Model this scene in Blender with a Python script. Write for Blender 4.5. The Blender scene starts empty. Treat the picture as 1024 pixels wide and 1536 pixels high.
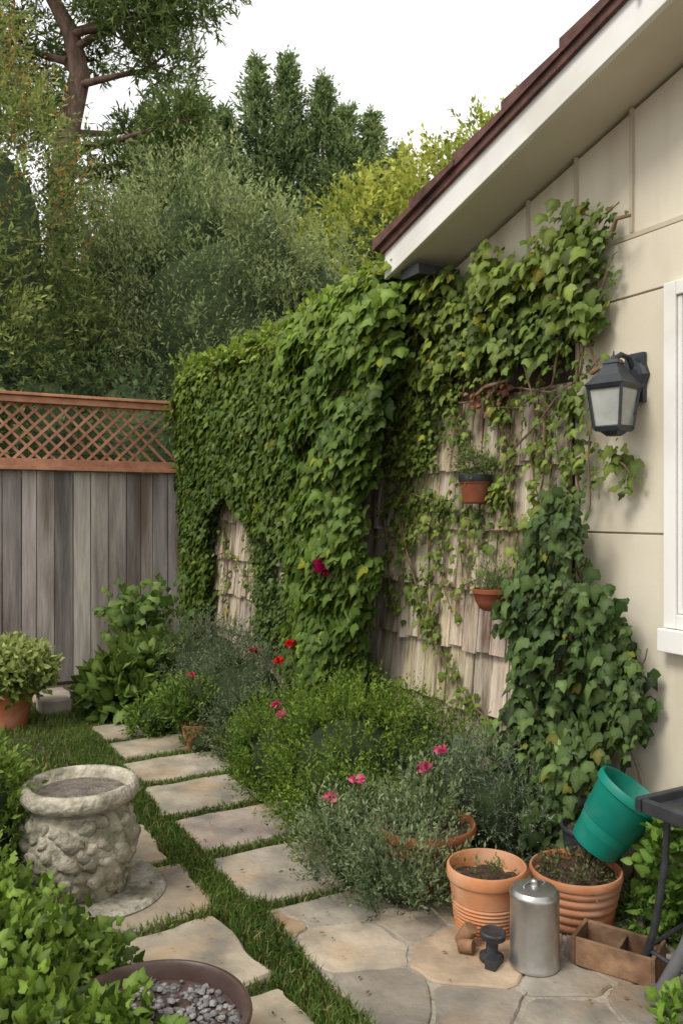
import bpy, math, random
import numpy as np
from mathutils import Vector, Matrix
random.seed(7); rng=np.random.default_rng(7)
D=bpy.data; S=bpy.context.scene
# ------------------------------------------------------------------ helpers
def link(o,parent=None):
    S.collection.objects.link(o)
    if parent: o.parent=parent
    return o
def empty(name):
    e=D.objects.new(name,None); e.empty_display_size=.1; return link(e)
def nodes(name):
    m=D.materials.new(name); m.use_nodes=True; nt=m.node_tree; nt.nodes.clear()
    out=nt.nodes.new('ShaderNodeOutputMaterial'); return m,nt,out
def mat(name,c1,c2=None,scale=6,rough=.8,bump=.3,stretch=(1,1,1),attr=False,metal=0,bscale=None,bdist=.01,stain=None,stain_scale=2,stain_stretch=(1,1,1),stain_amt=.5,spec=.3,stain_lo=.5,stain_hi=.7,stain2=None,s2_scale=3,s2_amt=.5):
    m,nt,out=nodes(name); N=nt.nodes; L=nt.links
    p=N.new('ShaderNodeBsdfPrincipled'); L.new(p.outputs[0],out.inputs[0])
    p.inputs['Roughness'].default_value=rough; p.inputs['Metallic'].default_value=metal
    p.inputs['Specular IOR Level'].default_value=spec
    tc=N.new('ShaderNodeTexCoord'); mp=N.new('ShaderNodeMapping'); mp.inputs['Scale'].default_value=stretch
    L.new(tc.outputs['Object'],mp.inputs[0])
    n=N.new('ShaderNodeTexNoise'); n.inputs['Scale'].default_value=scale; n.inputs['Detail'].default_value=6; n.inputs['Roughness'].default_value=.62
    L.new(mp.outputs[0],n.inputs['Vector'])
    r=N.new('ShaderNodeValToRGB'); r.color_ramp.elements[0].position=.32; r.color_ramp.elements[1].position=.68
    r.color_ramp.elements[0].color=(*c1,1); r.color_ramp.elements[1].color=(*(c2 or c1),1)
    L.new(n.outputs[0],r.inputs[0]); col=r.outputs[0]
    def addstain(col,c,sc,st,am,lo,hi,loc):
        mp2=N.new('ShaderNodeMapping'); mp2.inputs['Scale'].default_value=st; mp2.inputs['Location'].default_value=loc; L.new(tc.outputs['Object'],mp2.inputs[0])
        n2=N.new('ShaderNodeTexNoise'); n2.inputs['Scale'].default_value=sc; n2.inputs['Detail'].default_value=6; L.new(mp2.outputs[0],n2.inputs['Vector'])
        r2=N.new('ShaderNodeMapRange'); r2.inputs[1].default_value=lo; r2.inputs[2].default_value=hi; r2.inputs[3].default_value=0; r2.inputs[4].default_value=am
        L.new(n2.outputs[0],r2.inputs[0])
        mx=N.new('ShaderNodeMix'); mx.data_type='RGBA'; L.new(r2.outputs[0],mx.inputs[0]); L.new(col,mx.inputs[6]); mx.inputs[7].default_value=(*c,1); return mx.outputs[2]
    if stain: col=addstain(col,stain,stain_scale,stain_stretch,stain_amt,stain_lo,stain_hi,(3.1,1.7,.4))
    if stain2: col=addstain(col,stain2,s2_scale,(1,1,1),s2_amt,.5,.66,(7.3,4.1,2.4))
    if attr:
        a=N.new('ShaderNodeAttribute'); a.attribute_name='Col'
        mx=N.new('ShaderNodeMix'); mx.data_type='RGBA'; mx.blend_type='MULTIPLY'; mx.inputs[0].default_value=1
        L.new(col,mx.inputs[6]); L.new(a.outputs[0],mx.inputs[7]); col=mx.outputs[2]
    L.new(col,p.inputs['Base Color'])
    if bump:
        nb=N.new('ShaderNodeTexNoise'); nb.inputs['Scale'].default_value=bscale or scale*4; nb.inputs['Detail'].default_value=6; L.new(mp.outputs[0],nb.inputs['Vector'])
        b=N.new('ShaderNodeBump'); b.inputs['Strength'].default_value=bump; b.inputs['Distance'].default_value=bdist
        L.new(nb.outputs[0],b.inputs['Height']); L.new(b.outputs[0],p.inputs['Normal'])
    return m
def leafmat(name,rough=.5,trans=.3,spec=.35):
    m,nt,out=nodes(name); N=nt.nodes; L=nt.links
    a=N.new('ShaderNodeAttribute'); a.attribute_name='Col'
    p=N.new('ShaderNodeBsdfPrincipled'); p.inputs['Roughness'].default_value=rough; p.inputs['Specular IOR Level'].default_value=spec
    t=N.new('ShaderNodeBsdfTranslucent'); mx=N.new('ShaderNodeMixShader'); mx.inputs[0].default_value=trans
    hs=N.new('ShaderNodeHueSaturation'); hs.inputs['Value'].default_value=1.5; hs.inputs['Saturation'].default_value=1.05
    L.new(a.outputs[0],p.inputs['Base Color']); L.new(a.outputs[0],hs.inputs['Color']); L.new(hs.outputs[0],t.inputs[0])
    L.new(p.outputs[0],mx.inputs[1]); L.new(t.outputs[0],mx.inputs[2]); L.new(mx.outputs[0],out.inputs[0])
    return m
def np_mesh(name,V,T,C,m,parent=None,smooth=False):
    me=D.meshes.new(name); nv=len(V); nf=len(T); k=T.shape[1]
    me.vertices.add(nv); me.vertices.foreach_set('co',V.astype(np.float32).ravel())
    me.loops.add(nf*k); me.loops.foreach_set('vertex_index',T.astype(np.int32).ravel())
    me.polygons.add(nf); me.polygons.foreach_set('loop_start',np.arange(0,nf*k,k,dtype=np.int32))
    me.polygons.foreach_set('loop_total',np.full(nf,k,dtype=np.int32))
    me.update(calc_edges=True)
    if smooth: me.polygons.foreach_set('use_smooth',np.ones(nf,dtype=bool))
    at=me.color_attributes.new('Col','FLOAT_COLOR','POINT')
    c4=np.ones((nv,4),dtype=np.float32); c4[:,:3]=C; at.data.foreach_set('color',c4.ravel())
    me.materials.append(m); o=D.objects.new(name,me); return link(o,parent)
def norm(a): return a/np.maximum(np.linalg.norm(a,axis=1,keepdims=True),1e-6)
def fan(outline,cz=.0,cy=.4,droop=.12):
    o=np.array(outline); n=len(o); V=np.zeros((n+1,3)); V[0]=(0,cy,cz)
    V[1:,:2]=o; V[1:,2]=-droop*(np.abs(o[:,0])*1.2+np.maximum(0,o[:,1]-.4)**2*1.2)
    T=np.array([[0,i+1,(i+1)%n+1] for i in range(n)]); return V,T
IVY=fan([(0,.06),(.28,-.08),(.48,.14),(.56,.42),(.32,.52),(.2,.8),(0,1.08),(-.2,.8),(-.32,.52),(-.56,.42),(-.48,.14),(-.28,-.08)],cz=.03,droop=.35)
HEART=fan([(0,.03),(.25,-.08),(.45,.15),(.42,.45),(.2,.8),(0,1.02),(-.2,.8),(-.42,.45),(-.45,.15),(-.25,-.08)],cz=.02,droop=.3)
OVAL=(np.array([(0,0,0),(.22,.45,.07),(0,1,-.05),(-.22,.45,.07),(0,.45,0)]),np.array([[0,1,4],[1,2,4],[2,3,4],[3,0,4]]))
DIAM=(np.array([(0,0,0),(.26,.5,.06),(0,1,0),(-.26,.5,.06)]),np.array([[0,1,2],[0,2,3]]))
NARROW=(np.array([(0,0,0),(.17,.5,.05),(0,1,0),(-.17,.5,.05)]),np.array([[0,1,2],[0,2,3]]))
THIN=(np.array([(0,0,0),(.1,.4,.02),(0,1,0),(-.1,.4,.02)]),np.array([[0,1,2],[0,2,3]]))
def leaves(name,P,Nn,Tp,size,tmpl,C,m,parent=None):
    tv,tt=tmpl; Tp=norm(Tp); Sd=norm(np.cross(Tp,Nn)); Nn=np.cross(Sd,Tp)
    n=len(P); k=len(tv); s=np.asarray(size).reshape(-1,1,1)
    V=P[:,None,:]+s*(tv[None,:,0:1]*Sd[:,None,:]+tv[None,:,1:2]*Tp[:,None,:]+tv[None,:,2:3]*Nn[:,None,:])
    T=(tt[None]+ (np.arange(n)*k)[:,None,None]).reshape(-1,3)
    Cc=np.repeat(C,k,axis=0).reshape(n,k,3)
    if k>8: Cc=Cc*.9; Cc[:,0]*=1.45
    return np_mesh(name,V.reshape(-1,3),T,Cc.reshape(-1,3),m,parent)
def colr(n,a,b,t=None,val=.25):
    a=np.array(a);b=np.array(b)
    if t is None: t=rng.random(n)
    t=np.clip(t,0,1)[:,None]
    return np.clip((a*(1-t)+b*t)*(1+val*rng.normal(size=(n,1))),.004,.9)
_nd=rng.normal(size=(24,3)); _np=rng.random(24)*6.28
def nz(P,f,seed=0):
    r=0
    for i in range(6):
        j=(i+seed*5)%24; r=r+np.sin(P@(_nd[j]*f*(1+.35*i))+_np[j]*(seed+1))/(1+.25*i)
    return r/3.2
def rdir(n): return norm(rng.normal(size=(n,3)))
class MB:
    def __init__(s): s.V=[];s.F=[];s.C=[]
    def add(s,V,F,c=(1,1,1)):
        b=len(s.V); s.V+= [tuple(v) for v in V]; s.F+=[tuple(i+b for i in f) for f in F]; s.C+=[c]*len(V)
    def box(s,c,d,rot=None,col=(1,1,1),jit=0):
        V=[Vector((x*d[0]/2,y*d[1]/2,z*d[2]/2)) for x in(-1,1) for y in(-1,1) for z in(-1,1)]
        if jit: V=[v+Vector((random.uniform(-jit,jit),random.uniform(-jit,jit),random.uniform(-jit,jit))) for v in V]
        if rot: V=[rot@v for v in V]
        c=Vector(c); s.add([v+c for v in V],[(0,1,3,2),(4,6,7,5),(0,4,5,1),(2,3,7,6),(0,2,6,4),(1,5,7,3)],col)
    def prism(s,yz,x0,x1,col=(1,1,1)):
        n=len(yz); V=[(x0,y,z) for y,z in yz]+[(x1,y,z) for y,z in yz]
        s.add(V,[tuple(range(n)),tuple(range(2*n-1,n-1,-1))]+[(i,i+n,(i+1)%n+n,(i+1)%n) for i in range(n)],col)
    def lathe(s,prof,M=None,seg=40,col=(1,1,1),wob=0):
        V=[];F=[];n=len(prof); M=M or Matrix()
        for r,z in prof:
            for i in range(seg):
                a=2*math.pi*i/seg; rr=r*(1+wob*math.sin(3*a+z*20)+wob*random.uniform(-1,1)) if r>.001 else r
                V.append(M@Vector((rr*math.cos(a),rr*math.sin(a),z)))
        for j in range(n-1):
            for i in range(seg): F.append((j*seg+i,j*seg+(i+1)%seg,(j+1)*seg+(i+1)%seg,(j+1)*seg+i))
        F.append(tuple(range(seg-1,-1,-1))); F.append(tuple((n-1)*seg+i for i in range(seg)))
        s.add(V,F,col)
    def tube(s,pts,rad,seg=7,col=(1,1,1)):
        pts=[Vector(p) for p in pts]; n=len(pts); V=[];F=[]
        if not hasattr(rad,'__len__'): rad=[rad]*n
        up=Vector((.13,.2,1))
        for j,p in enumerate(pts):
            t=(pts[min(j+1,n-1)]-pts[max(j-1,0)]).normalized()
            a=t.cross(up); a=a.normalized() if a.length>.05 else t.cross(Vector((1,0,0))).normalized(); b=t.cross(a)
            for i in range(seg):
                th=2*math.pi*i/seg; V.append(p+rad[j]*(math.cos(th)*a+math.sin(th)*b))
        for j in range(n-1):
            for i in range(seg): F.append((j*seg+i,(j)*seg+(i+1)%seg,(j+1)*seg+(i+1)%seg,(j+1)*seg+i))
        F.append(tuple(range(seg))); F.append(tuple((n-1)*seg+seg-1-i for i in range(seg))); s.add(V,F,col)
    def blob(s,c,r,rot=None,seg=10,rings=7,lump=.1,col=(1,1,1)):
        V=[];F=[];ph=random.random()*9
        for j in range(rings+1):
            t=math.pi*j/rings
            for i in range(seg):
                a=2*math.pi*i/seg; k=1+lump*(math.sin(2*a+ph+3*t)+math.cos(3*t*1.3+ph*2+a))
                v=Vector((r[0]*math.sin(t)*math.cos(a)*k,r[1]*math.sin(t)*math.sin(a)*k,r[2]*math.cos(t)*(k if 0<j<rings else 1)))
                if rot: v=rot@v
                V.append(v+Vector(c))
        for j in range(rings):
            for i in range(seg): F.append((j*seg+i,(j+1)*seg+i,(j+1)*seg+(i+1)%seg,j*seg+(i+1)%seg))
        s.add(V,F,col)
    def slab(s,poly,z0,z1,bev=.008,col=(1,1,1)):
        n=len(poly); cx=sum(p[0] for p in poly)/n; cy=sum(p[1] for p in poly)/n; V=[]
        for (z,k) in((z0,0),(z1-bev,0),(z1,bev)):
            for x,y in poly:
                d=math.hypot(x-cx,y-cy)+1e-6; V.append((x-(x-cx)/d*k,y-(y-cy)/d*k,z))
        F=[tuple(2*n+i for i in range(n))]
        for j in range(2):
            for i in range(n): F.append((j*n+i,j*n+(i+1)%n,(j+1)*n+(i+1)%n,(j+1)*n+i))
        s.add(V,F,col)
    def build(s,name,m,parent=None,smooth=0,bevel=0):
        me=D.meshes.new(name); me.from_pydata(s.V,[],s.F); me.update()
        at=me.color_attributes.new('Col','FLOAT_COLOR','POINT')
        c4=np.ones((len(s.V),4),dtype=np.float32); c4[:,:3]=np.array(s.C); at.data.foreach_set('color',c4.ravel())
        me.materials.append(m)
        if smooth:
            me.polygons.foreach_set('use_smooth',np.ones(len(me.polygons),dtype=bool)); me.set_sharp_from_angle(angle=math.radians(smooth))
        o=link(D.objects.new(name,me),parent)
        if bevel:
            b=o.modifiers.new('b','BEVEL'); b.width=bevel; b.segments=2; b.limit_method='ANGLE'
        return o
def inpoly(x,y,poly):
    x=np.asarray(x);y=np.asarray(y); r=np.zeros(x.shape,bool); n=len(poly)
    for i in range(n):
        x1,y1=poly[i];x2,y2=poly[(i+1)%n]
        c=((y1>y)!=(y2>y))&(x<(x2-x1)*(y-y1)/(y2-y1+1e-12)+x1); r^=c
    return r
def Tm(x,y,z,rx=0,ry=0,rz=0): return Matrix.Translation((x,y,z))@Matrix.Rotation(rz,4,'Z')@Matrix.Rotation(ry,4,'Y')@Matrix.Rotation(rx,4,'X')
# ------------------------------------------------------------------ materials
M_leaf=leafmat('leaf_glossy',.48,.32,.22); M_leafm=leafmat('leaf_matte',.65,.32,.15); M_grass=leafmat('grass_blade',.5,.35,.25)
M_bark=mat('bark',(.10,.065,.05),(.26,.17,.13),8,.95,.8,(1,1,.3),bdist=.03)
M_twig=mat('twig',(.12,.07,.04),(.24,.16,.10),20,.9,.4)
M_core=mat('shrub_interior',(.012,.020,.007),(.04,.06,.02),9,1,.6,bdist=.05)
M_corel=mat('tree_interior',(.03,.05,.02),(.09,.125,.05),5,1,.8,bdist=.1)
M_soil=mat('soil',(.03,.02,.013),(.12,.08,.055),22,1,1,bscale=70,bdist=.02)
M_wall=mat('cream_paint',(.62,.555,.43),(.70,.64,.52),1.6,.75,.15,bscale=60,bdist=.004,stain=(.38,.30,.20),stain_scale=1.6,stain_stretch=(1,3,.5),stain_amt=.6,stain_lo=.47,stain_hi=.75)
M_trim=mat('white_trim_paint',(.75,.73,.68),(.81,.80,.76),2,.6,.06,bscale=50,bdist=.003,stain=(.5,.46,.38),stain_scale=3,stain_amt=.35)
M_soff=mat('soffit_paint',(.64,.59,.49),(.70,.65,.55),3,.8,.1,stain=(.4,.35,.27),stain_scale=2,stain_amt=.3)
M_shake=mat('weathered_shingle',(.44,.37,.275),(.72,.655,.54),6,.88,.9,(1,6,.5),attr=True,bscale=22,bdist=.012,stain=(.15,.085,.042),stain_scale=3.6,stain_stretch=(1,6,.9),stain_amt=.9,stain_lo=.46,stain_hi=.70)
M_fence=mat('weathered_wood',(.18,.155,.14),(.50,.46,.425),3.5,.85,.6,(3,3,.28),attr=True,bscale=24,bdist=.008,stain=(.12,.07,.045),stain_scale=2.2,stain_stretch=(2.5,1,.3),stain_amt=.75,stain_lo=.47,stain_hi=.66)
M_red=mat('redwood',(.33,.14,.08),(.54,.28,.17),7,.75,.4,(1,1,1),attr=True,bdist=.004)
M_roof=mat('roof_tile',(.06,.032,.028),(.17,.08,.065),9,.8,.5)
M_stone=mat('flagstone',(.26,.225,.18),(.44,.39,.32),3.2,.8,.9,attr=True,bscale=9,bdist=.022,stain=(.15,.14,.128),stain_scale=5,stain_amt=.75,stain_lo=.44,stain_hi=.68,stain2=(.42,.27,.15),s2_scale=3.4,s2_amt=.45)
M_mortar=mat('mortar',(.22,.19,.15),(.36,.32,.26),20,.95,.7)
M_terra=mat('terracotta',(.42,.155,.062),(.56,.24,.11),6,.8,.2,stain=(.55,.40,.30),stain_scale=6,stain_amt=.6,bscale=60,bdist=.003,attr=True,stain2=(.25,.13,.07),s2_scale=4,s2_amt=.4)
M_urn=mat('cast_stone',(.22,.20,.16),(.54,.50,.42),15,.95,1,bscale=38,bdist=.018,stain=(.09,.095,.05),stain_scale=8,stain_amt=.75,attr=True,stain_lo=.47)
M_dark=mat('black_iron',(.018,.02,.023),(.04,.043,.05),20,.45,.1,spec=.5)
M_lant=mat('lantern_metal',(.018,.022,.027),(.035,.042,.05),20,.42,.1,spec=.5)
M_plast=mat('grey_plastic',(.10,.10,.105),(.14,.14,.145),5,.55,.1)
M_teal=mat('teal_plastic',(.0,.16,.115),(.005,.205,.15),4,.45,.08,stain=(.08,.22,.17),stain_scale=8,stain_amt=.4,spec=.4)
M_zinc=mat('galvanized_metal',(.42,.42,.41),(.6,.6,.58),10,.36,.12,metal=.9,stain=(.3,.29,.27),stain_scale=5,stain_amt=.6)
M_bwood=mat('brown_wood',(.10,.052,.028),(.27,.17,.105),9,.85,.6,(1,1,1),attr=True,bdist=.006,stain=(.04,.028,.02),stain_scale=9,stain_amt=.6)
M_glaze=mat('brown_glaze',(.05,.03,.024),(.10,.065,.055),5,.38,.05,spec=.4)
M_gravel=mat('gravel',(.10,.10,.10),(.30,.28,.27),40,.9,.5,attr=True)
M_ground=mat('ground_soil',(.045,.04,.022),(.11,.085,.055),3,1,1,bscale=30,bdist=.03)
M_glass=mat('lamp_glass',(.30,.32,.30),(.50,.51,.46),7,.12,.05,spec=.7)
M_win=mat('window_glass',(.20,.24,.25),(.34,.39,.41),1.2,.06,0,spec=.8)
# ------------------------------------------------------------------ camera, light, world
cam=D.cameras.new('camera'); cam.sensor_fit='VERTICAL'; cam.sensor_height=36; cam.lens=29.3; cam.clip_end=500
co=link(D.objects.new('camera',cam)); co.location=(0,0,1.5); co.rotation_euler=(math.radians(90),0,math.radians(-29)); S.camera=co
sd=Vector((-.78,-.12,1.0)).normalized()
sun=D.lights.new('sun','SUN'); sun.energy=2.6; sun.angle=math.radians(20); sun.color=(1,.95,.86)
so=link(D.objects.new('sun',sun)); so.rotation_euler=sd.to_track_quat('Z','Y').to_euler(); so.location=(-5,3,9)
w=D.worlds.new('World'); S.world=w; w.use_nodes=True; nt=w.node_tree; N=nt.nodes; bg=N['Background']
sk=N.new('ShaderNodeTexSky'); sk.sky_type='NISHITA'; sk.sun_disc=False; sk.sun_elevation=math.asin(sd.z); sk.sun_rotation=math.atan2(sd.x,sd.y)
tc=N.new('ShaderNodeTexCoord'); mp=N.new('ShaderNodeMapping'); mp.inputs['Scale'].default_value=(1,1,2.4); nt.links.new(tc.outputs['Generated'],mp.inputs[0])
cn=N.new('ShaderNodeTexNoise'); cn.inputs['Scale'].default_value=1.8; cn.inputs['Detail'].default_value=5; nt.links.new(mp.outputs[0],cn.inputs['Vector'])
mr=N.new('ShaderNodeMapRange'); mr.inputs[1].default_value=.3; mr.inputs[2].default_value=.65; mr.inputs[3].default_value=.80; mr.inputs[4].default_value=.99; nt.links.new(cn.outputs[0],mr.inputs[0])
mx=N.new('ShaderNodeMix'); mx.data_type='RGBA'; nt.links.new(mr.outputs[0],mx.inputs[0]); nt.links.new(sk.outputs[0],mx.inputs[6]); mx.inputs[7].default_value=(9.1,9.0,9.0,1)
nt.links.new(mx.outputs[2],bg.inputs[0]); bg.inputs[1].default_value=.15
S.view_settings.view_transform='Standard'; S.view_settings.look='None'; S.view_settings.exposure=0
# ------------------------------------------------------------------ ground
b=MB(); b.add([(-200,-200,0),(200,-200,0),(200,200,0),(-200,200,0)],[(0,1,2,3)]); b.build('ground',M_ground)
def grid(x0,x1,y0,y1,nx,ny,h,name,m,base=.004,noise=.02):
    X,Y=np.meshgrid(np.linspace(x0,x1,nx),np.linspace(y0,y1,ny)); P=np.stack([X.ravel(),Y.ravel(),0*X.ravel()],1)
    ex=np.minimum(np.minimum(P[:,0]-x0,x1-P[:,0]),np.minimum(P[:,1]-y0,y1-P[:,1]))/.12
    P[:,2]=base+np.clip(ex,0,1)*(h+noise*nz(P,9,1)+noise*.5*nz(P,25,2))
    i=np.arange(nx*ny).reshape(ny,nx); T=np.stack([i[:-1,:-1],i[:-1,1:],i[1:,1:],i[1:,:-1]],-1).reshape(-1,4)
    return np_mesh(name,P,T,np.ones((len(P),3)),m,smooth=True)
grid(1.92,2.565,2.86,7.46,30,160,.04,'garden_bed_soil',M_soil)
rects=[(1.235,1.88,2.89,3.40),(1.235,1.80,3.47,3.89),(1.225,1.74,3.97,4.42),(1.26,1.80,4.50,4.92),(1.28,1.76,5.0,5.38),(1.28,1.72,5.46,5.86),
 (.57,1.10,1.90,2.36),(.55,1.10,2.43,2.89),(.60,1.10,2.96,3.39),(.64,1.09,3.46,3.92),(.66,1.09,4.0,4.38)]
b=MB()
def rrect(x0,x1,y0,y1,j=.022):
    cor=[(x0,y0),(x1,y0),(x1,y1),(x0,y1)]; cor=[(x+random.uniform(-j,j),y+random.uniform(-j,j)) for x,y in cor]; out=[]
    for i in range(4):
        a=cor[i];c=cor[(i+1)%4]; nx,ny=(c[1]-a[1]),-(c[0]-a[0]); l=math.hypot(nx,ny); nx/=l;ny/=l; ph=random.random()*6
        for t in(.025,.07,.14,.22,.3,.4,.5,.6,.7,.8,.88,.94,.98):
            w_=.008*math.sin(t*9+ph)+random.uniform(-.004,.004)
            out.append((a[0]+(c[0]-a[0])*t+nx*w_,a[1]+(c[1]-a[1])*t+ny*w_))
    return out
for r in rects:
    g=random.uniform(.84,1.06); b.slab(rrect(*r),-.02,.022+random.uniform(-.004,.004),.009,(g,g*random.uniform(.94,1),g*random.uniform(.86,.97)))
b.build('stepping_stone_path',M_stone,smooth=35)
def clip(poly,nx,ny,c):
    out=[]
    for i in range(len(poly)):
        p=poly[i];q=poly[(i+1)%len(poly)]; dp=p[0]*nx+p[1]*ny-c; dq=q[0]*nx+q[1]*ny-c
        if dp<=0: out.append(p)
        if dp*dq<0:
            t=dp/(dp-dq); out.append((p[0]+(q[0]-p[0])*t,p[1]+(q[1]-p[1])*t))
    return out
seeds=[]
for tr in range(4000):
    p=(random.uniform(1.22,2.6),random.uniform(-2,2.86)); rr=random.choice([.19,.24,.33])
    if all(math.hypot(p[0]-q[0],p[1]-q[1])>(rr+q[2])*.5+.03 for q in seeds): seeds.append((p[0],p[1],rr))
b=MB()
for i,s in enumerate(seeds):
    poly=[(1.25,-2.0),(2.56,-2.0),(2.56,2.83),(1.25,2.83)]
    for j,t in enumerate(seeds):
        if i==j: continue
        dx,dy=t[0]-s[0],t[1]-s[1]; d=math.hypot(dx,dy); nx,ny=dx/d,dy/d; k=.5+.5*(s[2]**2-t[2]**2)/d**2
        poly=clip(poly,nx,ny,(s[0]+dx*k)*nx+(s[1]+dy*k)*ny-.006)
        if len(poly)<3: break
    if len(poly)<3: continue
    q=[]
    for a in range(len(poly)):
        p0=poly[a];p1=poly[(a+1)%len(poly)]
        for t in(.1,.3,.5,.7,.9): q.append((p0[0]*(1-t)+p1[0]*t+random.uniform(-.006,.006),p0[1]*(1-t)+p1[1]*t+random.uniform(-.006,.006)))
    poly=q
    tint=random.choice([(1.05,1,.93),(.92,.93,.92),(1.12,1.02,.86),(.82,.82,.81),(1.08,.93,.78),(1.1,1.05,.97)]); g=random.uniform(.86,1.06)
    b.slab(poly,-.02,.024+random.uniform(-.004,.004),.006,tuple(g*x for x in tint))
pp=empty('flagstone_patio'); b.build('flagstones',M_stone,pp,smooth=35)
b=MB(); b.box((1.905,.415,-.012),(1.33,4.85,.06)); b.build('mortar_bed',M_mortar,pp)
b=MB()
for i in range(5): b.slab(rrect(-.6+i*.5,-.12+i*.5,6.85,7.3),-.02,.02,.008,(.95,.95,.95))
b.build('paving_slab',M_stone,smooth=35)
b=MB(); b.slab(rrect(1.02,1.24,6.35,6.6),0,.12,.012,(1.15,1.15,1.15)); b.build('stone_block',M_stone,smooth=35)
n=340; P=np.stack([rng.uniform(.5,2.55,n),rng.uniform(1.2,4.6,n),np.full(n,.034)],1)
leaves('fallen_leaves',P,rdir(n)*.35+[0,0,1],rdir(n)*[1,1,.15],.018*(.4+rng.random(n)),OVAL,colr(n,(.10,.05,.02),(.30,.22,.08),None,.3),M_leafm)
# ------------------------------------------------------------------ grass
def grass(name,regions,parent=None):
    PP=[];HH=[]
    for x0,x1,y0,y1,dens,h in regions:
        n=int((x1-x0)*(y1-y0)*dens); p=np.stack([rng.uniform(x0,x1,n),rng.uniform(y0,y1,n),np.zeros(n)],1)
        k=nz(p,5,3)+.7*rng.normal(size=n)>-.9; k&=~((p[:,0]>1.245)&(p[:,1]<2.835))
        for r in rects: k&=~((p[:,0]>r[0]+.004)&(p[:,0]<r[1]-.004)&(p[:,1]>r[2]+.004)&(p[:,1]<r[3]-.004))
        p=p[k]; PP.append(p); HH.append(h*(.5+.7*rng.random(len(p)))*(1+.45*nz(p,4,1)))
    P=np.concatenate(PP);H=np.concatenate(HH); n=len(P)
    a=rng.random(n)*6.28; lean=rng.random(n)*.9+.1; la=rng.random(n)*6.28
    sd_=np.stack([np.cos(a),np.sin(a),0*a],1); ld=np.stack([np.cos(la),np.sin(la),0*la],1)*lean[:,None]
    W=.0022+.0018*rng.random(n); up=np.array([0,0,1.])
    mid=P+H[:,None]*(.55*up+.22*ld); tip=P+H[:,None]*((1-.35*lean[:,None])*up+.8*ld)
    V=np.stack([P-sd_*W[:,None],P+sd_*W[:,None],mid+sd_*W[:,None]*.8,mid-sd_*W[:,None]*.8,tip],1).reshape(-1,3)
    T=(np.array([[0,1,2],[0,2,3],[3,2,4]])[None]+(np.arange(n)*5)[:,None,None]).reshape(-1,3)
    c=colr(n,(.055,.10,.018),(.17,.24,.05),rng.random(n)*.7+.4*nz(P,3,2),.22)
    dry=rng.random(n)<.08; c[dry]=(.3,.25,.1)
    return np_mesh(name,V,T,np.repeat(c,5,axis=0),M_grass,parent)
grass('grass',[(1.08,1.27,1.7,2.9,24000,.06),(1.06,1.26,2.9,6,17000,.05),(.5,1.12,2.3,2.5,15000,.045),(.5,1.9,2.83,4.6,13000,.045),(1.05,1.9,4.4,6,9000,.045),(.2,.75,3.2,5,8000,.05),(-.6,1.35,4.1,6.9,6000,.05),(-3.5,-.6,3.5,6.9,1000,.06)])
# ------------------------------------------------------------------ fence
f=empty('wooden_fence'); b=MB(); x=2.575
while x>-4.5:
    wd=random.uniform(.10,.165); g=random.uniform(.68,1.22); t=random.random()
    c=(g*1.15,g*.80,g*.58) if t<.13 else (g,g*random.uniform(.94,1),g*random.uniform(.9,1))
    b.box((x-wd/2,7.5+random.uniform(-.008,.008),.94),(wd-.008,.022,1.82),col=c,jit=.003); x-=wd
b.build('boards',M_fence,f)
b=MB(); b.box((-.95,7.535,.95),(7.1,.02,1.6),col=(.25,.25,.25))
for zz in(.35,1.5): b.box((-.95,7.57,zz),(7.1,.04,.09),col=(.8,.8,.8))
b.build('backing_rails',M_fence,f)
b=MB(); b.box((-.95,7.47,1.875),(7.06,.10,.035)); b.box((-.95,7.488,2.455),(7.06,.09,.055),col=(1,.98,.95)); b.box((-.95,7.48,2.498),(7.08,.13,.024),col=(1.15,1.1,1.05)); b.box((-.95,7.485,1.925),(7.06,.03,.06),col=(.9,.9,.9))
for xp in(2.54,.15,-2.25,-4.4): b.box((xp,7.50,2.18),(.075,.075,.52),col=(.92,.9,.9))
b.build('lattice_frame',M_red,f,bevel=.003)
b=MB(); L_=.50*math.sqrt(2); k=-5.0
while k<2.9:
    for sgn,yy in((1,7.498),(-1,7.507)):
        xa=k; xb=k+sgn*.5
        if min(xa,xb)>-4.45 and max(xa,xb)<2.56:
            g=random.uniform(.75,1.2); b.box(((xa+xb)/2,yy,2.19),(L_,.008,.023),Matrix.Rotation(-sgn*math.radians(45),3,'Y'),(g,g,g))
    k+=.122
b.build('lattice_strips',M_red,f)
# ------------------------------------------------------------------ house
h=empty('stucco_house')
b=MB(); b.prism([(3.56,0),(3.56,2.735),(-1.5,4.15),(-6.56,2.735),(-6.56,0)],2.6,8); b.build('walls',M_wall,h)
zs=lambda y:2.74+.28*(3.6-y)
b=MB()
for y in(2.92,2.62,2.32,2.02,1.72,1.42,1.1,.8,.5,.2):
    z1=zs(y)-.006; b.box((2.594,y,(2.60+z1)/2),(.016,.014,z1-2.60))
b.box((2.595,-1.6,2.588),(.014,8,.018)); 
b.build('battens',mat('batten_shaded_cream',(.44,.38,.28),(.53,.47,.36),4,.8,.2),h)  # cream darkened so the batten lines carry their shade in the colour
b=MB()
for z0,z1 in((2.352,2.572),(1.42,2.344),(.25,1.412)):
    b.box((2.592,-1.96,(z0+z1)/2),(.02,9.15,z1-z0))
b.build('wall_panels',M_wall,h,bevel=.002)
def slope(mb,x0,x1,ya,yb,o0,o1,col=(1,1,1)): mb.prism([(ya,zs(ya)+o0),(yb,zs(yb)+o0),(yb,zs(yb)+o1),(ya,zs(ya)+o1)],x0,x1,col)
b=MB(); slope(b,2.325,8.4,3.66,-1.5,.0,.02); b.build('soffit',M_soff,h)
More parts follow.
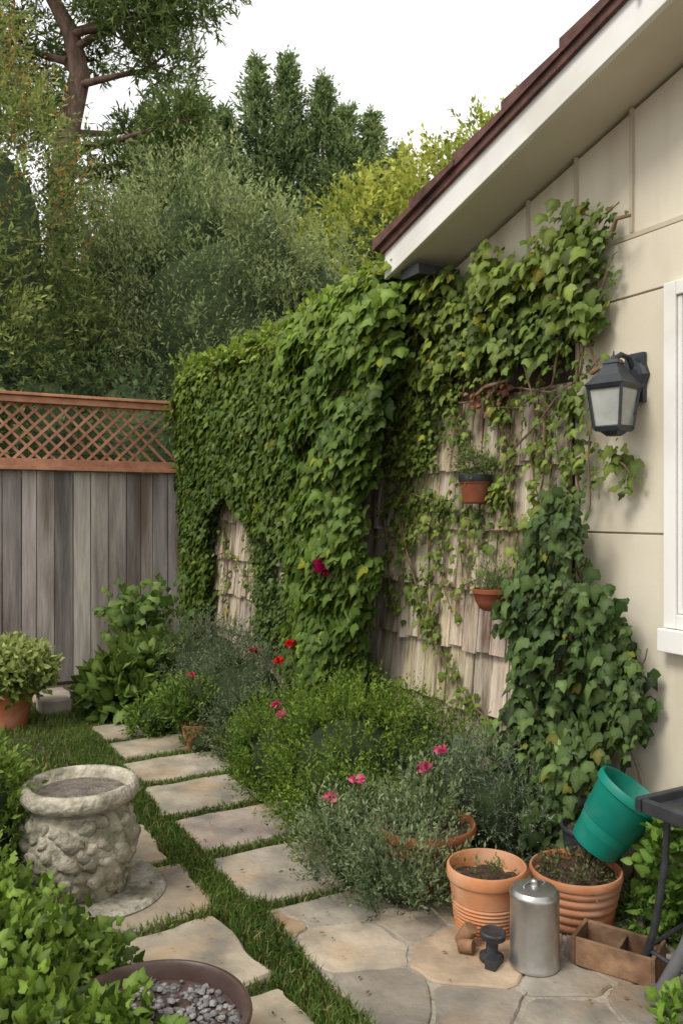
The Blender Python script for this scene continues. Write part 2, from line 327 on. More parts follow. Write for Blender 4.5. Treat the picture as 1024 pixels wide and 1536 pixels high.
b=MB(); slope(b,2.30,2.325,3.69,-1.5,-.004,.165); b.box((5.3,3.675,zs(3.675)+.08),(5.9,.025,.15)); b.build('fascia',M_trim,h,bevel=.003)
b=MB(); y=3.74
while y>-1.6:
    ya=y; yb=max(y-.36,-1.6); b.prism([(ya,zs(ya)+.166),(yb,zs(yb)+.166),(yb,zs(yb)+.19),(ya,zs(ya)+.225)],2.262+random.uniform(-.006,.006),8.5); y-=.34
slope(b,2.28,2.298,3.70,-1.5,.13,.165)
b.build('roof_tiles',M_roof,h)
b=MB(); b.prism([(-1.5,4.15),(-6.8,2.66),(-6.8,2.85),(-1.5,4.36)],2.3,8.5); b.build('rear_roof',M_roof,h)
b=MB(); b.box((2.47,3.52,2.715),(.25,.16,.05)); b.box((5.5,3.74,2.80),(5.6,.09,.09)); b.build('gutter_and_dark_box',M_dark,h)  # long gutter, plus a small dark box for the eave's dark underside
b=MB(); b.box((2.293,2.02,zs(2.02)+.14),(.014,.03,.06)); b.box((2.285,2.02,zs(2.02)+.11),(.03,.02,.015)); b.build('cable_clip',M_trim,h)
b=MB()
wy0,wy1,wz0,wz1=1.02,2.135,1.07,2.35
for c,d in(((2.57,wy1-.028,(wz0+wz1)/2),(.04,.055,wz1-wz0)),((2.57,wy0+.028,(wz0+wz1)/2),(.04,.055,wz1-wz0)),((2.57,(wy0+wy1)/2,wz1-.027),(.04,wy1-wy0-.112,.054)),
 ((2.57,(wy0+wy1)/2,wz0+.027),(.04,wy1-wy0-.112,.054)),((2.572,(wy0+wy1)/2,(wz0+wz1)/2),(.03,.04,wz1-wz0-.11)),((2.56,(wy0+wy1)/2,wz0-.045),(.066,wy1-wy0+.02,.085)),
 ((2.574,wy1-.067,(wz0+wz1)/2),(.03,.02,wz1-wz0-.112))): b.box(c,d)
b.build('window_frame',M_trim,h,bevel=.004)
b=MB(); b.box((2.579,(wy0+wy1)/2,(wz0+wz1)/2),(.006,wy1-wy0-.1,wz1-wz0-.1)); b.build('window_glass',M_win,h)
# ------------------------------------------------------------------ garden wall with shingles
gw=empty('shingled_garden_wall')
b=MB(); b.box((2.715,5.53,1.3),(.2,3.93,2.6)); b.build('wall_core',M_wall,gw)
b=MB(); b.box((2.602,5.03,1.36),(.012,4.85,2.3)); b.build('dark_gap_sheet',mat('dark_gap_sheet',(.05,.035,.025),(.10,.07,.05),10,.95,.3),gw)  # dark sheet added behind the shingles, painting the shade in their gaps
b=MB()
rows=[.22+.30*i for i in range(9)]
for ri,z0 in enumerate(rows):
    y=2.63 if ri<6 else 3.62
    while y<7.46:
        wd=random.uniform(.06,.145); z1=min(z0+.335,2.6); dz=random.uniform(-.018,.010)
        if z1-z0<.1: break
        g=random.uniform(.66,1.12); c=(g,g*random.uniform(.92,1),g*random.uniform(.80,1))
        yy=min(y+wd,7.47); xo=random.uniform(-.005,.005)
        a,bb=y+.0035,yy-.0035; sk_=random.uniform(-.008,.008)
        if bb-a>.01:
            V=[(2.544+xo,a,z0+dz),(2.544+xo+sk_,bb,z0+dz+random.uniform(-.007,.007)),(2.578,bb,z1),(2.578,a,z1),(2.574,a,z0+dz),(2.574,bb,z0+dz),(2.594,bb,z1),(2.594,a,z1)]
            b.add(V,[(0,3,2,1),(0,1,5,4),(1,2,6,5),(3,0,4,7),(2,3,7,6),(4,5,6,7)],c)
        y+=wd
b.build('shingles',M_shake,gw)
b=MB(); b.box((2.585,5.0,.10),(.03,4.8,.20)); b.build('plinth',M_mortar,gw)
# ------------------------------------------------------------------ lantern
lt=empty('wall_lantern'); b=MB(); cx,cy=2.45,2.28
M4=lambda z=0:Tm(cx,cy,z,0,0,math.radians(45+14))
r2=math.sqrt(2)
def frus(mb,prof): mb.lathe([(r*r2,z) for r,z in prof],M4(),4)
frus(b,[(.02,1.79),(.035,1.805),(.05,1.808),(.055,1.82)])
frus(b,[(.074,1.975),(.079,1.985),(.072,1.993),(.05,2.02),(.032,2.048),(.028,2.064),(.032,2.066),(.022,2.082)])
b.lathe([(.003,2.078),(.012,2.086),(.010,2.094),(.004,2.10),(.002,2.115)],Tm(cx,cy,0),12)
R14=Matrix.Rotation(math.radians(14),3,'Z')
for sx,sy in((1,1),(1,-1),(-1,1),(-1,-1)):
    p0=R14@Vector((sx*.052,sy*.052,0)); p1=R14@Vector((sx*.070,sy*.070,0))
    b.tube([(cx+p0.x,cy+p0.y,1.815),(cx+p1.x,cy+p1.y,1.98)],.0065,4)
for s0,z0 in((.05,1.822),(.069,1.973)):
    for i in range(4):
        cs=[(1,1),(1,-1),(-1,-1),(-1,1)]; A=R14@Vector((cs[i][0]*s0,cs[i][1]*s0,0)); B_=R14@Vector((cs[(i+1)%4][0]*s0,cs[(i+1)%4][1]*s0,0))
        b.tube([(cx+A.x,cy+A.y,z0),(cx+B_.x,cy+B_.y,z0)],.007,4)
b.lathe([(.06,0),(.06,.02),(.05,.03),(.03,.035)],Tm(2.582,cy,2.03,0,-math.pi/2,0),8)
b.tube([(2.56,cy,2.05),(2.53,cy,2.095),(2.49,cy,2.105),(2.455,cy,2.085)],.011); b.tube([(2.56,cy,2.0),(2.545,cy,1.94),(2.53,cy,1.9),(2.555,cy,1.88)],.008)
b.box((2.568,cy,2.02),(.02,.09,.19)); b.build('frame',M_lant,lt)
b=MB(); b.lathe([(.046*r2,1.822),(.066*r2,1.975)],M4(),4); b.build('glass',M_glass,lt)
# ------------------------------------------------------------------ climbing ivy
def curtain_points(n,poly,thr=None,seed=0,wb=.07):
    ys=[p[0] for p in poly]; zz=[p[1] for p in poly]
    Y=rng.uniform(min(ys),max(ys),n); Z=rng.uniform(min(zz),max(zz),n)
    P=np.stack([0*Y,Y,Z],1); wob=P+wb*np.stack([0*Y,nz(P,7,seed),nz(P,8,seed+1)],1)+.025*rng.normal(size=P.shape)
    k=inpoly(wob[:,1],wob[:,2],poly)
    if thr is not None: k&=(nz(P,6,seed+2)>thr+.25*rng.normal(size=n))
    return P[k]
def hang(name,P,bulge,size,cols,parent,tmpl=IVY,thick=.05,val=.22,mm=None,lightfn=None):
    n=len(P); dep=rng.random(n); p=bulge(P); P=P.copy(); P[:,0]=2.565-p+thick*(dep-.3)*1.2
    eps=.05; dy=(bulge(P+[0,eps,0])-bulge(P-[0,eps,0]))/(2*eps); dz=(bulge(P+[0,0,eps])-bulge(P-[0,0,eps]))/(2*eps)
    P[:,0]=np.minimum(P[:,0],2.54)
    Nn=np.stack([-np.ones(n),-dy*.8,-dz*.8+.55],1)+.45*rng.normal(size=(n,3))
    Tp=np.stack([-.5+.25*rng.normal(size=n),.45*rng.normal(size=n),-1+.25*rng.normal(size=n)],1)
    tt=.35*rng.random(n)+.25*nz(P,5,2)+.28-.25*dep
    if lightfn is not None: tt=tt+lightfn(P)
    C=colr(n,cols[0],cols[1],tt,val)
    yl=rng.random(n)<.025; C[yl]=C[yl]*np.array([2.2,1.5,.9])
    return leaves(name,P,Nn,Tp,size*(.5+.75*rng.random(n)),tmpl,C,mm or M_leaf,parent)
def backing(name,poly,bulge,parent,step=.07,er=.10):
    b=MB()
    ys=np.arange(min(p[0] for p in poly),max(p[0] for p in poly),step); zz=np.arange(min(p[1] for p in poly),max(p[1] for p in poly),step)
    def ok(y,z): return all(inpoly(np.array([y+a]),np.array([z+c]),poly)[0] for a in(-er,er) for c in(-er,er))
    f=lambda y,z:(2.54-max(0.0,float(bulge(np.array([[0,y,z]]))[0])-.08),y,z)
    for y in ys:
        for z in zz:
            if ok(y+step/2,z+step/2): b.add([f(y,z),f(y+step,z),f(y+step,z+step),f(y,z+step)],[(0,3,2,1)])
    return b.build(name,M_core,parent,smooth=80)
iv=empty('ivy_climber')
ztop=lambda Y:2.71+.12*np.clip((4.9-Y)/.9,0,1)+.05*np.clip((Y-5.8)/1.0,0,1)-.55*np.clip((Y-6.95)/.5,0,1)**2
polyA=[(4.4,2.72),(7.0,2.72),(7.3,2.58),(7.45,2.35),(7.5,.15),(6.95,.1),(6.85,.9),(6.75,1.5),(6.3,1.62),(5.9,1.5),(5.5,1.35),(5.0,1.1),(4.5,1.2)]
bA=lambda P:.13+.06*nz(P,3,0)+.10*np.clip((P[:,2]-1.5)/1.0,0,1)*np.clip((2.95-P[:,2])/.4,.45,1)*np.clip((7.5-P[:,1])/.5,.2,1)
polyB=[(3.55,2.70),(3.9,2.8),(4.95,2.72),(4.86,2.2),(4.72,1.6),(4.85,1.1),(5.0,.75),(4.95,.38),(4.3,.34),(4.0,.6),(3.92,1.0),(3.80,1.5),(3.72,2.0),(3.62,2.4)]
def bB(P):
    yc=4.18+.25*np.clip((1.6-P[:,2])/1.2,0,1); w=.74
    return .04+.36*np.sqrt(np.clip(1-((P[:,1]-yc)/w)**2,0,1))*(.72+.28*np.clip((P[:,2]-.4)/1,0,1))*np.clip((3.05-P[:,2])/.45,.5,1)+.08*nz(P,5,1)
top=lambda P:.7*np.clip((P[:,2]-2.1)/.65,0,1)**1.3  # lightens leaf colour upward: sunlit top painted in, along with younger growth
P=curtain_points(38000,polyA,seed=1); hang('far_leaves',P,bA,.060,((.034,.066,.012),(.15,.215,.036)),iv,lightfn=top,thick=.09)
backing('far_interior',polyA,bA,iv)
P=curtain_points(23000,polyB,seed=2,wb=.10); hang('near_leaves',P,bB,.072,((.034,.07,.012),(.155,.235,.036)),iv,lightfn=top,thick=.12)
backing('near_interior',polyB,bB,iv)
n=11000; Y=rng.uniform(3.62,7.35,n); X=rng.normal(2.50,.105,n); P=np.stack([X,Y,0*X],1)
P[:,2]=ztop(Y)-.10+.10*np.clip(1-((X-2.5)/.24)**2,-2.2,1)+.055*nz(P,4,1)+.03*nz(P,11,2)+.05*rng.random(n)
n=len(P); Nn=np.stack([(P[:,0]-2.5)*3-.5,0*P[:,0],np.ones(n)],1)+.55*rng.normal(size=(n,3)); Tp=np.stack([-.6+.5*rng.normal(size=n),.6*rng.normal(size=n),-.8+.4*rng.normal(size=n)],1)
leaves('top_leaves',P,Nn,Tp,.058*(.5+.7*rng.random(n)),IVY,colr(n,(.055,.105,.016),(.24,.295,.04),.7*rng.random(n)+.35*nz(P,4,2)+.1+.25*np.clip((P[:,2]-2.68)/.1,0,1),.22),M_leaf,iv)  # yellow-green of young leaves, with sunlight on the crest put into the colour
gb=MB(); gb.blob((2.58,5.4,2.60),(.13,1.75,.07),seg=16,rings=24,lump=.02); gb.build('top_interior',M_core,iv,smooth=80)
m=620; yb_=rng.uniform(3.7,7.15,m); base=np.stack([rng.normal(2.5,.10,m),yb_,ztop(yb_)-.03+.05*nz(np.stack([0*yb_,yb_,0*yb_],1),6,2)],1)
PP=np.repeat(base,6,0); k=np.tile(np.arange(6),m)[:,None]; dr=np.repeat(norm(rng.normal(size=(m,3))*[.6,.6,.3]+[-.1,0,.5]),6,0); PP=PP+dr*k*.025
leaves('young_shoots',PP,rdir(len(PP))+[0,0,.5],dr+.9*rdir(len(PP)),.042*(.6+.6*rng.random(len(PP))),IVY,colr(len(PP),(.10,.18,.03),(.28,.33,.05),None,.2),M_leaf,iv)
n=20; c=np.array([2.13,4.02,1.2]); d=rdir(n)+[-.6,0,0]; leaves('red_leaf_cluster',np.repeat(c[None],n,0),rdir(n),d,.095*(.6+.5*rng.random(n)),OVAL,colr(n,(.20,.006,.03),(.40,.015,.09),None,.2),M_leaf,iv)
# ---- light vine on house wall
vn=empty('climbing_vine')
fl=lambda v:(lambda P:v+.03*nz(P,7,1)+0*P[:,0])
LG=((.065,.115,.024),(.27,.32,.06))
polyC=[(3.9,2.80),(3.4,2.74),(2.95,2.66),(2.72,2.62),(2.52,2.74),(2.39,2.66),(2.36,2.3),(2.55,2.24),(2.75,2.12),(2.95,2.25),(3.15,2.28),(3.4,2.15),(3.85,2.05)]
P=curtain_points(2800,polyC,thr=-.06,seed=4,wb=.12); P[:,2]=np.minimum(P[:,2],zs(P[:,1])-.04)
hang('upper_leaves',P,lambda P:.10+.05*nz(P,6,1),.062,LG,vn,thick=.12,val=.27)
P=curtain_points(3200,polyC,thr=-.02,seed=3,wb=.12); P[:,2]=np.minimum(P[:,2],zs(P[:,1])-.04)
hang('upper_small_leaves',P,lambda P:.06+.03*nz(P,6,1),.038,((.05,.095,.022),(.2,.26,.055)),vn,thick=.08,val=.25)
polyC2=[(3.9,2.78),(3.4,2.70),(3.4,2.4),(3.5,1.95),(3.9,1.6)]
P=curtain_points(2600,polyC2,thr=-.08,seed=5); hang('side_leaves',P,lambda P:.07+.03*nz(P,6,1),.042,LG,vn,thick=.07)
polyF=[(2.70,1.42),(2.62,1.62),(2.5,1.60),(2.40,1.42),(2.31,1.18),(2.15,1.02),(2.18,.66),(2.27,.45),(2.32,.1),(2.90,.05),(2.98,.45),(2.86,.85),(2.78,1.2)]
bF=lambda P:.08+.09*np.sqrt(np.clip(1-((P[:,1]-2.55)/.45)**2,0,1))+.07*nz(P,6,2)
DG=((.035,.07,.02),(.15,.215,.06))
P=curtain_points(3300,polyF,thr=-.12,seed=6,wb=.14); hang('lower_leaves',P,bF,.062,DG,vn,thick=.13,val=.3)
P=curtain_points(5200,polyF,thr=-.05,seed=7,wb=.14); hang('lower_small_leaves',P,bF,.040,DG,vn,thick=.06,val=.3)
polyG=[(6.2,1.15),(6.0,1.7),(5.3,1.75),(4.8,1.4),(4.9,.6),(5.6,.45),(6.0,.5)]
P=curtain_points(8500,polyG,thr=-.05,seed=8); hang('mid_leaves',P,fl(.07),.036,((.045,.085,.022),(.16,.22,.055)),vn,thick=.08)
polyI=[(4.15,2.3),(3.3,2.2),(2.95,1.95),(3.0,1.5),(3.4,1.42),(4.1,1.3)]
P=curtain_points(6500,polyI,thr=.26,seed=9); hang('sparse_leaves',P,fl(.06),.032,LG,vn,thick=.06)
paths=[[(4.05,1.5),(4.0,1.2),(3.93,.98)],[(3.87,1.5),(3.78,1.2),(3.7,1.0),(3.44,.71),(3.27,.58),(3.0,.44),(2.9,.3)],[(3.52,1.5),(3.5,1.25),(3.42,1.0)],[(3.6,1.6),(3.62,1.3),(3.58,.9),(3.48,.75)],
[(2.52,2.3),(2.56,2.0),(2.66,1.85),(2.6,1.6)],[(2.36,2.45),(2.5,2.25),(2.56,1.95),(2.55,1.5),(2.5,1.1),(2.45,.4)],[(3.0,1.75),(2.85,1.86),(2.68,1.98),(2.5,2.0)],[(3.35,2.06),(3.0,2.05),(2.7,2.03),(2.4,2.1)],
[(3.9,2.75),(3.8,2.2),(3.85,1.7),(3.7,1.4)],[(3.9,2.4),(3.5,2.2),(3.3,1.9),(3.2,1.6),(3.22,1.3)],[(3.6,2.7),(3.4,2.3),(3.1,2.1),(3.0,1.8),(2.95,1.45),(2.9,1.0)],[(3.1,2.1),(2.95,1.75),(3.1,1.5)],
[(3.3,1.45),(3.1,1.42),(2.9,1.45),(2.7,1.4)],[(2.34,1.74),(2.3,1.7),(2.27,1.62)],[(2.52,2.74),(2.4,2.7),(2.33,2.71)],[(2.3,.1),(2.32,.5),(2.25,.9),(2.2,1.0)],[(2.24,.1),(2.22,.45),(2.3,.8),(2.36,1.2)],[(2.8,1.2),(3.0,1.1),(3.2,1.15),(3.4,1.1)],
[(6.9,1.1),(6.5,1.2),(6.1,1.0),(5.6,1.1)],[(6.6,1.4),(6.5,1.0),(6.6,.6)],[(4.05,1.5),(3.75,1.62),(3.4,1.5)],[(3.0,2.45),(2.85,2.15),(2.8,1.9),(2.78,1.5)],[(2.62,2.3),(2.7,2.05),(2.9,1.95),(3.1,2.0)],[(2.5,2.3),(2.42,2.0),(2.46,1.75),(2.5,1.5)],
[(3.9,1.6),(3.86,1.3),(3.84,1.05)],[(2.72,2.0),(2.76,1.6),(2.82,1.2)],[(3.3,2.1),(3.35,1.8),(3.3,1.5),(3.34,1.2)]]
b=MB(); LP=[];  LS=[]
bare={7:.22,12:.25,17:.2,18:.3,15:.15,16:.15,6:.6}
for pi,pt in enumerate(paths):
    q=[]
    for i in range(len(pt)-1):
        m=max(3,int(math.hypot(pt[i+1][0]-pt[i][0],pt[i+1][1]-pt[i][1])/.05))
        for j in range(m): q.append((pt[i][0]+(pt[i+1][0]-pt[i][0])*j/m,pt[i][1]+(pt[i+1][1]-pt[i][1])*j/m))
    q.append(pt[-1]); ph=random.random()*9
    q=[(2.52+.012*math.sin(i*.7+ph),y+.022*math.sin(i*.6+ph),z+.022*math.cos(i*.5+ph)) for i,(y,z) in enumerate(q)]
    b.tube(q,[.006*(1-.6*i/len(q)) for i in range(len(q))],5)
    dens=(9 if pi in(0,1,2,3,4,5) else 6); pr=.75*bare.get(pi,1)
    for i,p in enumerate(q):
        pl=pr*(.35+.9*(math.sin(i*.55+ph)>-.2))
        for _ in range(dens):
            if random.random()<pl: LP.append((0,p[1]+random.gauss(0,.033),p[2]+random.gauss(0,.033))); LS.append(random.choice([.026,.034,.046]))
for pt in((2.34,1.72),(2.30,1.66),(2.27,1.74),(2.3,1.6)):
    for _ in range(3): LP.append((0,pt[0]+random.gauss(0,.02),pt[1]+random.gauss(0,.03))); LS.append(.062)
P=np.array(LP); n=len(P)
hang('trailing_leaves',P,fl(.06),np.array(LS),LG,vn,thick=.06)
for y0,z0,y1,z1 in((2.33,2.60,2.24,2.63),(3.2,2.05,2.95,2.1),(2.44,2.06,2.3,2.05)):
    b.tube([(2.5,y0,z0),(2.47,(y0+y1)/2,(z0+z1)/2+.01),(2.5,y1,z1)],[.011,.009,.006],6)
b.build('stems',M_twig,vn,smooth=60)
n=80; P=np.stack([0*np.ones(n),rng.normal(3.08,.1,n),rng.normal(2.06,.03,n)],1); hang('dry_leaves',P,fl(.07),.03,((.12,.05,.03),(.25,.12,.06)),vn,thick=.06)
# ------------------------------------------------------------------ spray foliage
def sprays(name,B,Dr,Ln,m,size,cA,cB,tmpl,mm,parent,droop=0,spread=.9,tcol=None,val=.22,radial=.0):
    n=len(B); Dr=norm(Dr); t=(np.tile(np.arange(m),n)+rng.random(n*m))/m
    Bb=np.repeat(B,m,0); Dd=np.repeat(Dr,m,0); LL=np.repeat(Ln,m)
    P=Bb+Dd*(LL*t)[:,None]; P[:,2]-=droop*(LL*t)**2
    rd=rdir(n*m); Tp=norm(Dd+spread*rd); P=P+radial*rd
    Nn=rdir(n*m)+np.array([0,0,.7])
    tt=(np.repeat(tcol,m) if tcol is not None else .5)+.35*(t-.5)+.25*rng.normal(size=n*m)
    C=colr(n*m,cA,cB,tt,val)
    return leaves(name,P,Nn,Tp,size*(.6+.7*rng.random(n*m)),tmpl,C,mm,parent)
def blobs(ells,n,seed=0,lump=.12,f=3.,gap=None,inner=.8):
    vols=np.array([max(e[3]*e[4],e[3]*e[5],e[4]*e[5]) for e in ells]); ns=(n*vols/vols.sum()).astype(int); PP=[];NN=[]
    for ei,(e,k) in enumerate(zip(ells,ns)):
        d=rdir(k); c=np.array(e[:3]); r=np.array(e[3:6]); s=(inner+(1.02-inner)*rng.random(k)**.6)
        P0=c+d*r; s=s*(1+lump*nz(P0,f,seed)+lump*.6*nz(P0,f*2.7,seed+1)); P=c+d*r*s[:,None]
        ok=np.ones(k,bool)
        for ej,e2 in enumerate(ells):
            if ej!=ei: ok&=(((P-np.array(e2[:3]))/np.array(e2[3:6]))**2).sum(1)>.62
        ok&=P[:,2]>.02
        if gap is not None: ok&=nz(P,f*1.6,seed+2)>gap
        PP.append(P[ok]); NN.append(norm(d/r)[ok])
    return np.concatenate(PP),np.concatenate(NN)
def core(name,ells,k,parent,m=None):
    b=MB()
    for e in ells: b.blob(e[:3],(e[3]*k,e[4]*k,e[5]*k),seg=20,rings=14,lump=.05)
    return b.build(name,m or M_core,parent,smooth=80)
def shrub(name,ells,n,m,L0,size,cA,cB,tmpl=DIAM,mm=None,lump=.12,f=3.,up=.5,ck=.78,droop=0,spread=.9,gap=None,parent=None,inner=.8,rad=0,val=.22,seed=None,cm=None):
    p=parent or empty(name); seed=seed if seed is not None else random.randint(0,9)
    B,Nn=blobs(ells,n,seed,lump,f,gap,inner)
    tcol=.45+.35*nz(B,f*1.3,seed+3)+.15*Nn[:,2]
    sprays('foliage',B,Nn+np.array([0,0,up])+.45*rng.normal(size=B.shape),L0*(.5+.9*rng.random(len(B))),m,size,cA,cB,tmpl,mm or M_leafm,p,droop,spread,tcol,val,rad)
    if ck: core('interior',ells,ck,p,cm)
    return p
RX,RY=.875,-.485
E=[(3.9,10.7,3.2,1.75,1.5,2.75),(2.9,10.9,2.9,1.3,1.2,2.3),(4.9,10.2,2.6,1.3,1.2,2.3),(2.0,11.0,2.8,1.2,1.1,2.5),(3.7,11.0,4.9,.8,.8,1.25),(5.7,9.6,2.2,1.1,1.1,2.0),(4.5,10.3,4.6,.7,.8,1.1),(2.8,11.2,4.6,.7,.7,1.0),(5.3,10.0,4.0,.6,.6,1.1)]
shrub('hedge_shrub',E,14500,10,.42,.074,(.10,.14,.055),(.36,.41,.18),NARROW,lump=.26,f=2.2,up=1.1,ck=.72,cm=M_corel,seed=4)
E=[(x,8.7,1.5,.75,.6,1.5) for x in(-2.6,-1.6,-.6,.4,1.4,2.2)]
shrub('low_hedge',E,2600,7,.3,.08,(.03,.06,.025),(.13,.18,.075),DIAM,ck=.85,cm=M_corel)
lt_=empty('bushy_tree')
E=[(.9,9.8,4.0,1.1,1.1,2.6),(.4,9.3,2.4,1.2,1.1,2.3),(.7,9.9,6.0,.7,.7,1.3),(1.5,9.9,2.6,.85,.8,2.0),(-.6,9.6,4.2,1.2,1.1,3.0)]
shrub('x',E,11000,9,.38,.08,(.085,.13,.04),(.31,.35,.11),NARROW,parent=lt_,lump=.22,f=2.4,up=.3,ck=.62,droop=.5,cm=M_corel)
B,Nn=blobs(E,1500,3,.25,3); k=B[:,2]>4.2; B=B[k];Nn=Nn[k]
sprays('orange_tips',B,Nn+[0,0,1.2],np.full(len(B),.5),8,.055,(.40,.17,.06),(.55,.30,.12),OVAL,M_leafm,lt_)
b=MB(); b.tube([(.7,9.8,0),(.75,9.8,2),(.8,9.8,4),(.8,9.85,6)],[.16,.14,.1,.04]); b.build('trunk',M_bark,lt_,smooth=60)
pt=empty('pine_tree'); b=MB()
tp=[(3.0,16.6,0),(3.0,16.6,4),(3.06,16.6,7.8),(3.2,16.5,9.0),(3.38,16.45,9.9),(3.22,16.5,10.7),(2.9,16.7,11.4),(2.9,16.6,12.6),(3.0,16.6,14)]
b.tube(tp,[.34,.3,.24,.22,.2,.17,.14,.1,.04],12)
cl=[(1.5,10.7,.75),(.95,11.6,.8),(2.0,9.9,.55),(1.35,9.1,.45),(2.3,8.7,.6),(-.9,9.4,.8),(-1.2,10.7,.9),(.2,12.6,1.0),(2.4,11.2,.75),(.9,8.1,.5),(1.9,12.2,.8),(-1.0,12.2,1.),(1.7,8.0,.5),(.4,10.5,.35),(-.1,13.6,.8),(1.4,11.4,.5),(2.0,8.4,.6)]
E=[]
for lx,z,r in cl:
    j=random.uniform(-.7,.7); x=3.1+RX*lx+.485*j; y=16.55+RY*lx+.875*j; E.append((x,y,z,r*1.15,r*1.1,r*.62))
    z0=z-random.uniform(-.3,.5)-.2*abs(lx); z0=min(max(z0,8),13); a=Vector((3.15,16.5,z0)); e=Vector((x,y,z)); mid=(a+e)/2+Vector((0,0,.15*random.uniform(-1,1)))
    b.tube([a,mid,e],[.085,.055,.02],7)
    for q in range(5):
        ee=e+Vector([random.uniform(-1,1)*r for _ in range(3)])*.8; b.tube([mid.lerp(e,random.random()),ee],[.025,.008],5)
b.build('trunk_and_limbs',M_bark,pt,smooth=60)
B,Nn=blobs(E,4600,2,.3,2.2,None,.2)
sprays('needles',B,Nn+.7*rng.normal(size=B.shape)+[0,0,.3],.3*(.5+rng.random(len(B))),12,.17,(.06,.10,.03),(.22,.28,.09),THIN,M_leafm,pt,0,1.1,.5+.4*nz(B,2,1))
def conifer(x,y,H,R,n=1700,name='conifer_tree',cA=(.085,.14,.06),cB=(.29,.36,.15),z0=.35):  # needle colours lightened to put distance haze into them
    p=empty(name); b=MB(); b.tube([(x,y,0),(x,y,H*.6),(x,y,H*.97)],[.2,.12,.02],8); b.build('trunk',M_bark,p,smooth=60)
    t=z0+(1-z0)*rng.random(n)**.9; a=rng.random(n)*6.28; ph=random.random()*6
    lay=.5+.5*np.sin(t*H*(3.2+1.5*random.random())+a*2+ph)
    rr=R*np.clip((1-t)*2.3,0,1)**.95*(.5+.6*lay)*(.3+.85*rng.random(n))
    B=np.stack([x+rr*np.cos(a),y+rr*np.sin(a),t*H],1); Dr=np.stack([np.cos(a)*.8,np.sin(a)*.8,np.full(n,.85)],1)+.5*rng.normal(size=(n,3))
    sprays('needles',B,Dr,.75*(.3+1.0*rng.random(n))*np.clip((1-t)*3+.35,0,1),11,.14,cA,cB,NARROW,M_leafm,p,0,.8,.3+.35*lay+.3*nz(B,1.6,2))
    b=MB(); b.lathe([(R*.35,.12*H),(R*.33,.5*H),(R*.12,.75*H),(.02,.85*H)],Tm(x,y,0),10,wob=.1); b.build('interior',M_corel,p,smooth=80)
for x,y,H,R in((8.7,20.3,13.3,1.0),(9.4,19.9,13.4,1.1),(10.3,19.6,12.9,1.1),(10.75,19.1,12.0,1.1),(11.5,19.1,12.0,1.3),(12.1,18.7,11.0,1.2),(7.8,20.4,11.8,1.5),(6.9,19.6,11.4,1.5),(6.1,18.2,10.8,1.5),(5.3,18.4,10.3,1.5),(11.1,20.3,11.2,1.5),(9.9,20.6,12.0,1.5)):
    conifer(x,y,H,R)
E=[(9.0,14.6,6.6,1.5,1.5,1.7),(10.4,13.4,7.4,1.5,1.5,1.6),(11.9,12.9,8.2,1.4,1.4,1.5),(8.4,15.2,5.4,1.3,1.3,1.5),(9.8,14.2,5.5,2,2,2),(13,12,8.5,1.4,1.4,1.5),(7.7,15.4,5.9,1.1,1.1,1.2)]
yt=empty('deciduous_tree'); shrub('x',E,8500,10,.42,.12,(.22,.28,.05),(.52,.53,.13),DIAM,parent=yt,lump=.25,f=1.6,up=.2,ck=.6,inner=.5,cm=M_corel)
b=MB(); b.tube([(10,14,0),(10,14,3),(10,14,5.5)],[.25,.2,.12]); 
for e in E: b.tube([(10,14,3.2),((10+e[0])/2,(14+e[1])/2,e[2]-1.6),(e[0],e[1],e[2])],[.12,.08,.02])
b.build('trunk',M_bark,yt,smooth=60)
# ------------------------------------------------------------------ garden shrubs and plants
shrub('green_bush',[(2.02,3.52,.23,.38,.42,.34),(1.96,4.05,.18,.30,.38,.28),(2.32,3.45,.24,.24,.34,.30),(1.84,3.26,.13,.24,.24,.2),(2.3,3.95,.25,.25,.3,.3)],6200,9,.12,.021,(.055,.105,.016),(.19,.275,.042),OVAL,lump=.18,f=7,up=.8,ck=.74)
shrub('rosemary_bush',[(2.1,5.1,.25,.38,.45,.32),(2.15,5.9,.3,.35,.5,.36),(1.95,4.6,.17,.22,.25,.22)],2600,10,.13,.03,(.065,.09,.045),(.20,.235,.13),THIN,lump=.15,f=6,up=.9,ck=.74)
shrub('lavender_bush',[(1.74,2.66,.10,.15,.17,.13),(1.66,2.92,.11,.14,.17,.14),(1.9,2.60,.05,.09,.07,.07)],1200,13,.17,.022,(.08,.115,.05),(.27,.325,.17),NARROW,lump=.2,f=9,up=1.3,ck=.65,spread=.8)
shrub('sage_bush',[(2.33,2.84,.2,.22,.28,.24),(2.24,3.05,.16,.18,.2,.2)],1400,13,.15,.024,(.08,.115,.07),(.24,.29,.18),THIN,lump=.15,f=8,up=1.0,ck=.70)
shrub('leafy_shrub',[(1.7,6.15,.18,.33,.3,.22),(1.95,6.35,.18,.25,.25,.22)],480,4,.12,.10,(.05,.095,.018),(.17,.24,.05),HEART,M_leaf,up=.5,ck=.75,spread=.7)
shrub('herb_plant',[(1.62,5.5,.09,.16,.14,.12)],300,7,.07,.03,(.06,.13,.02),(.19,.27,.05),OVAL,up=.8,ck=.7)
shrub('low_herb',[(1.9,4.75,.07,.12,.14,.10),(1.75,4.95,.06,.1,.1,.08)],300,7,.07,.025,(.06,.10,.03),(.19,.23,.08),OVAL,up=.8,ck=.7)
fg=empty('fig_sapling'); b=MB(); T_=[]
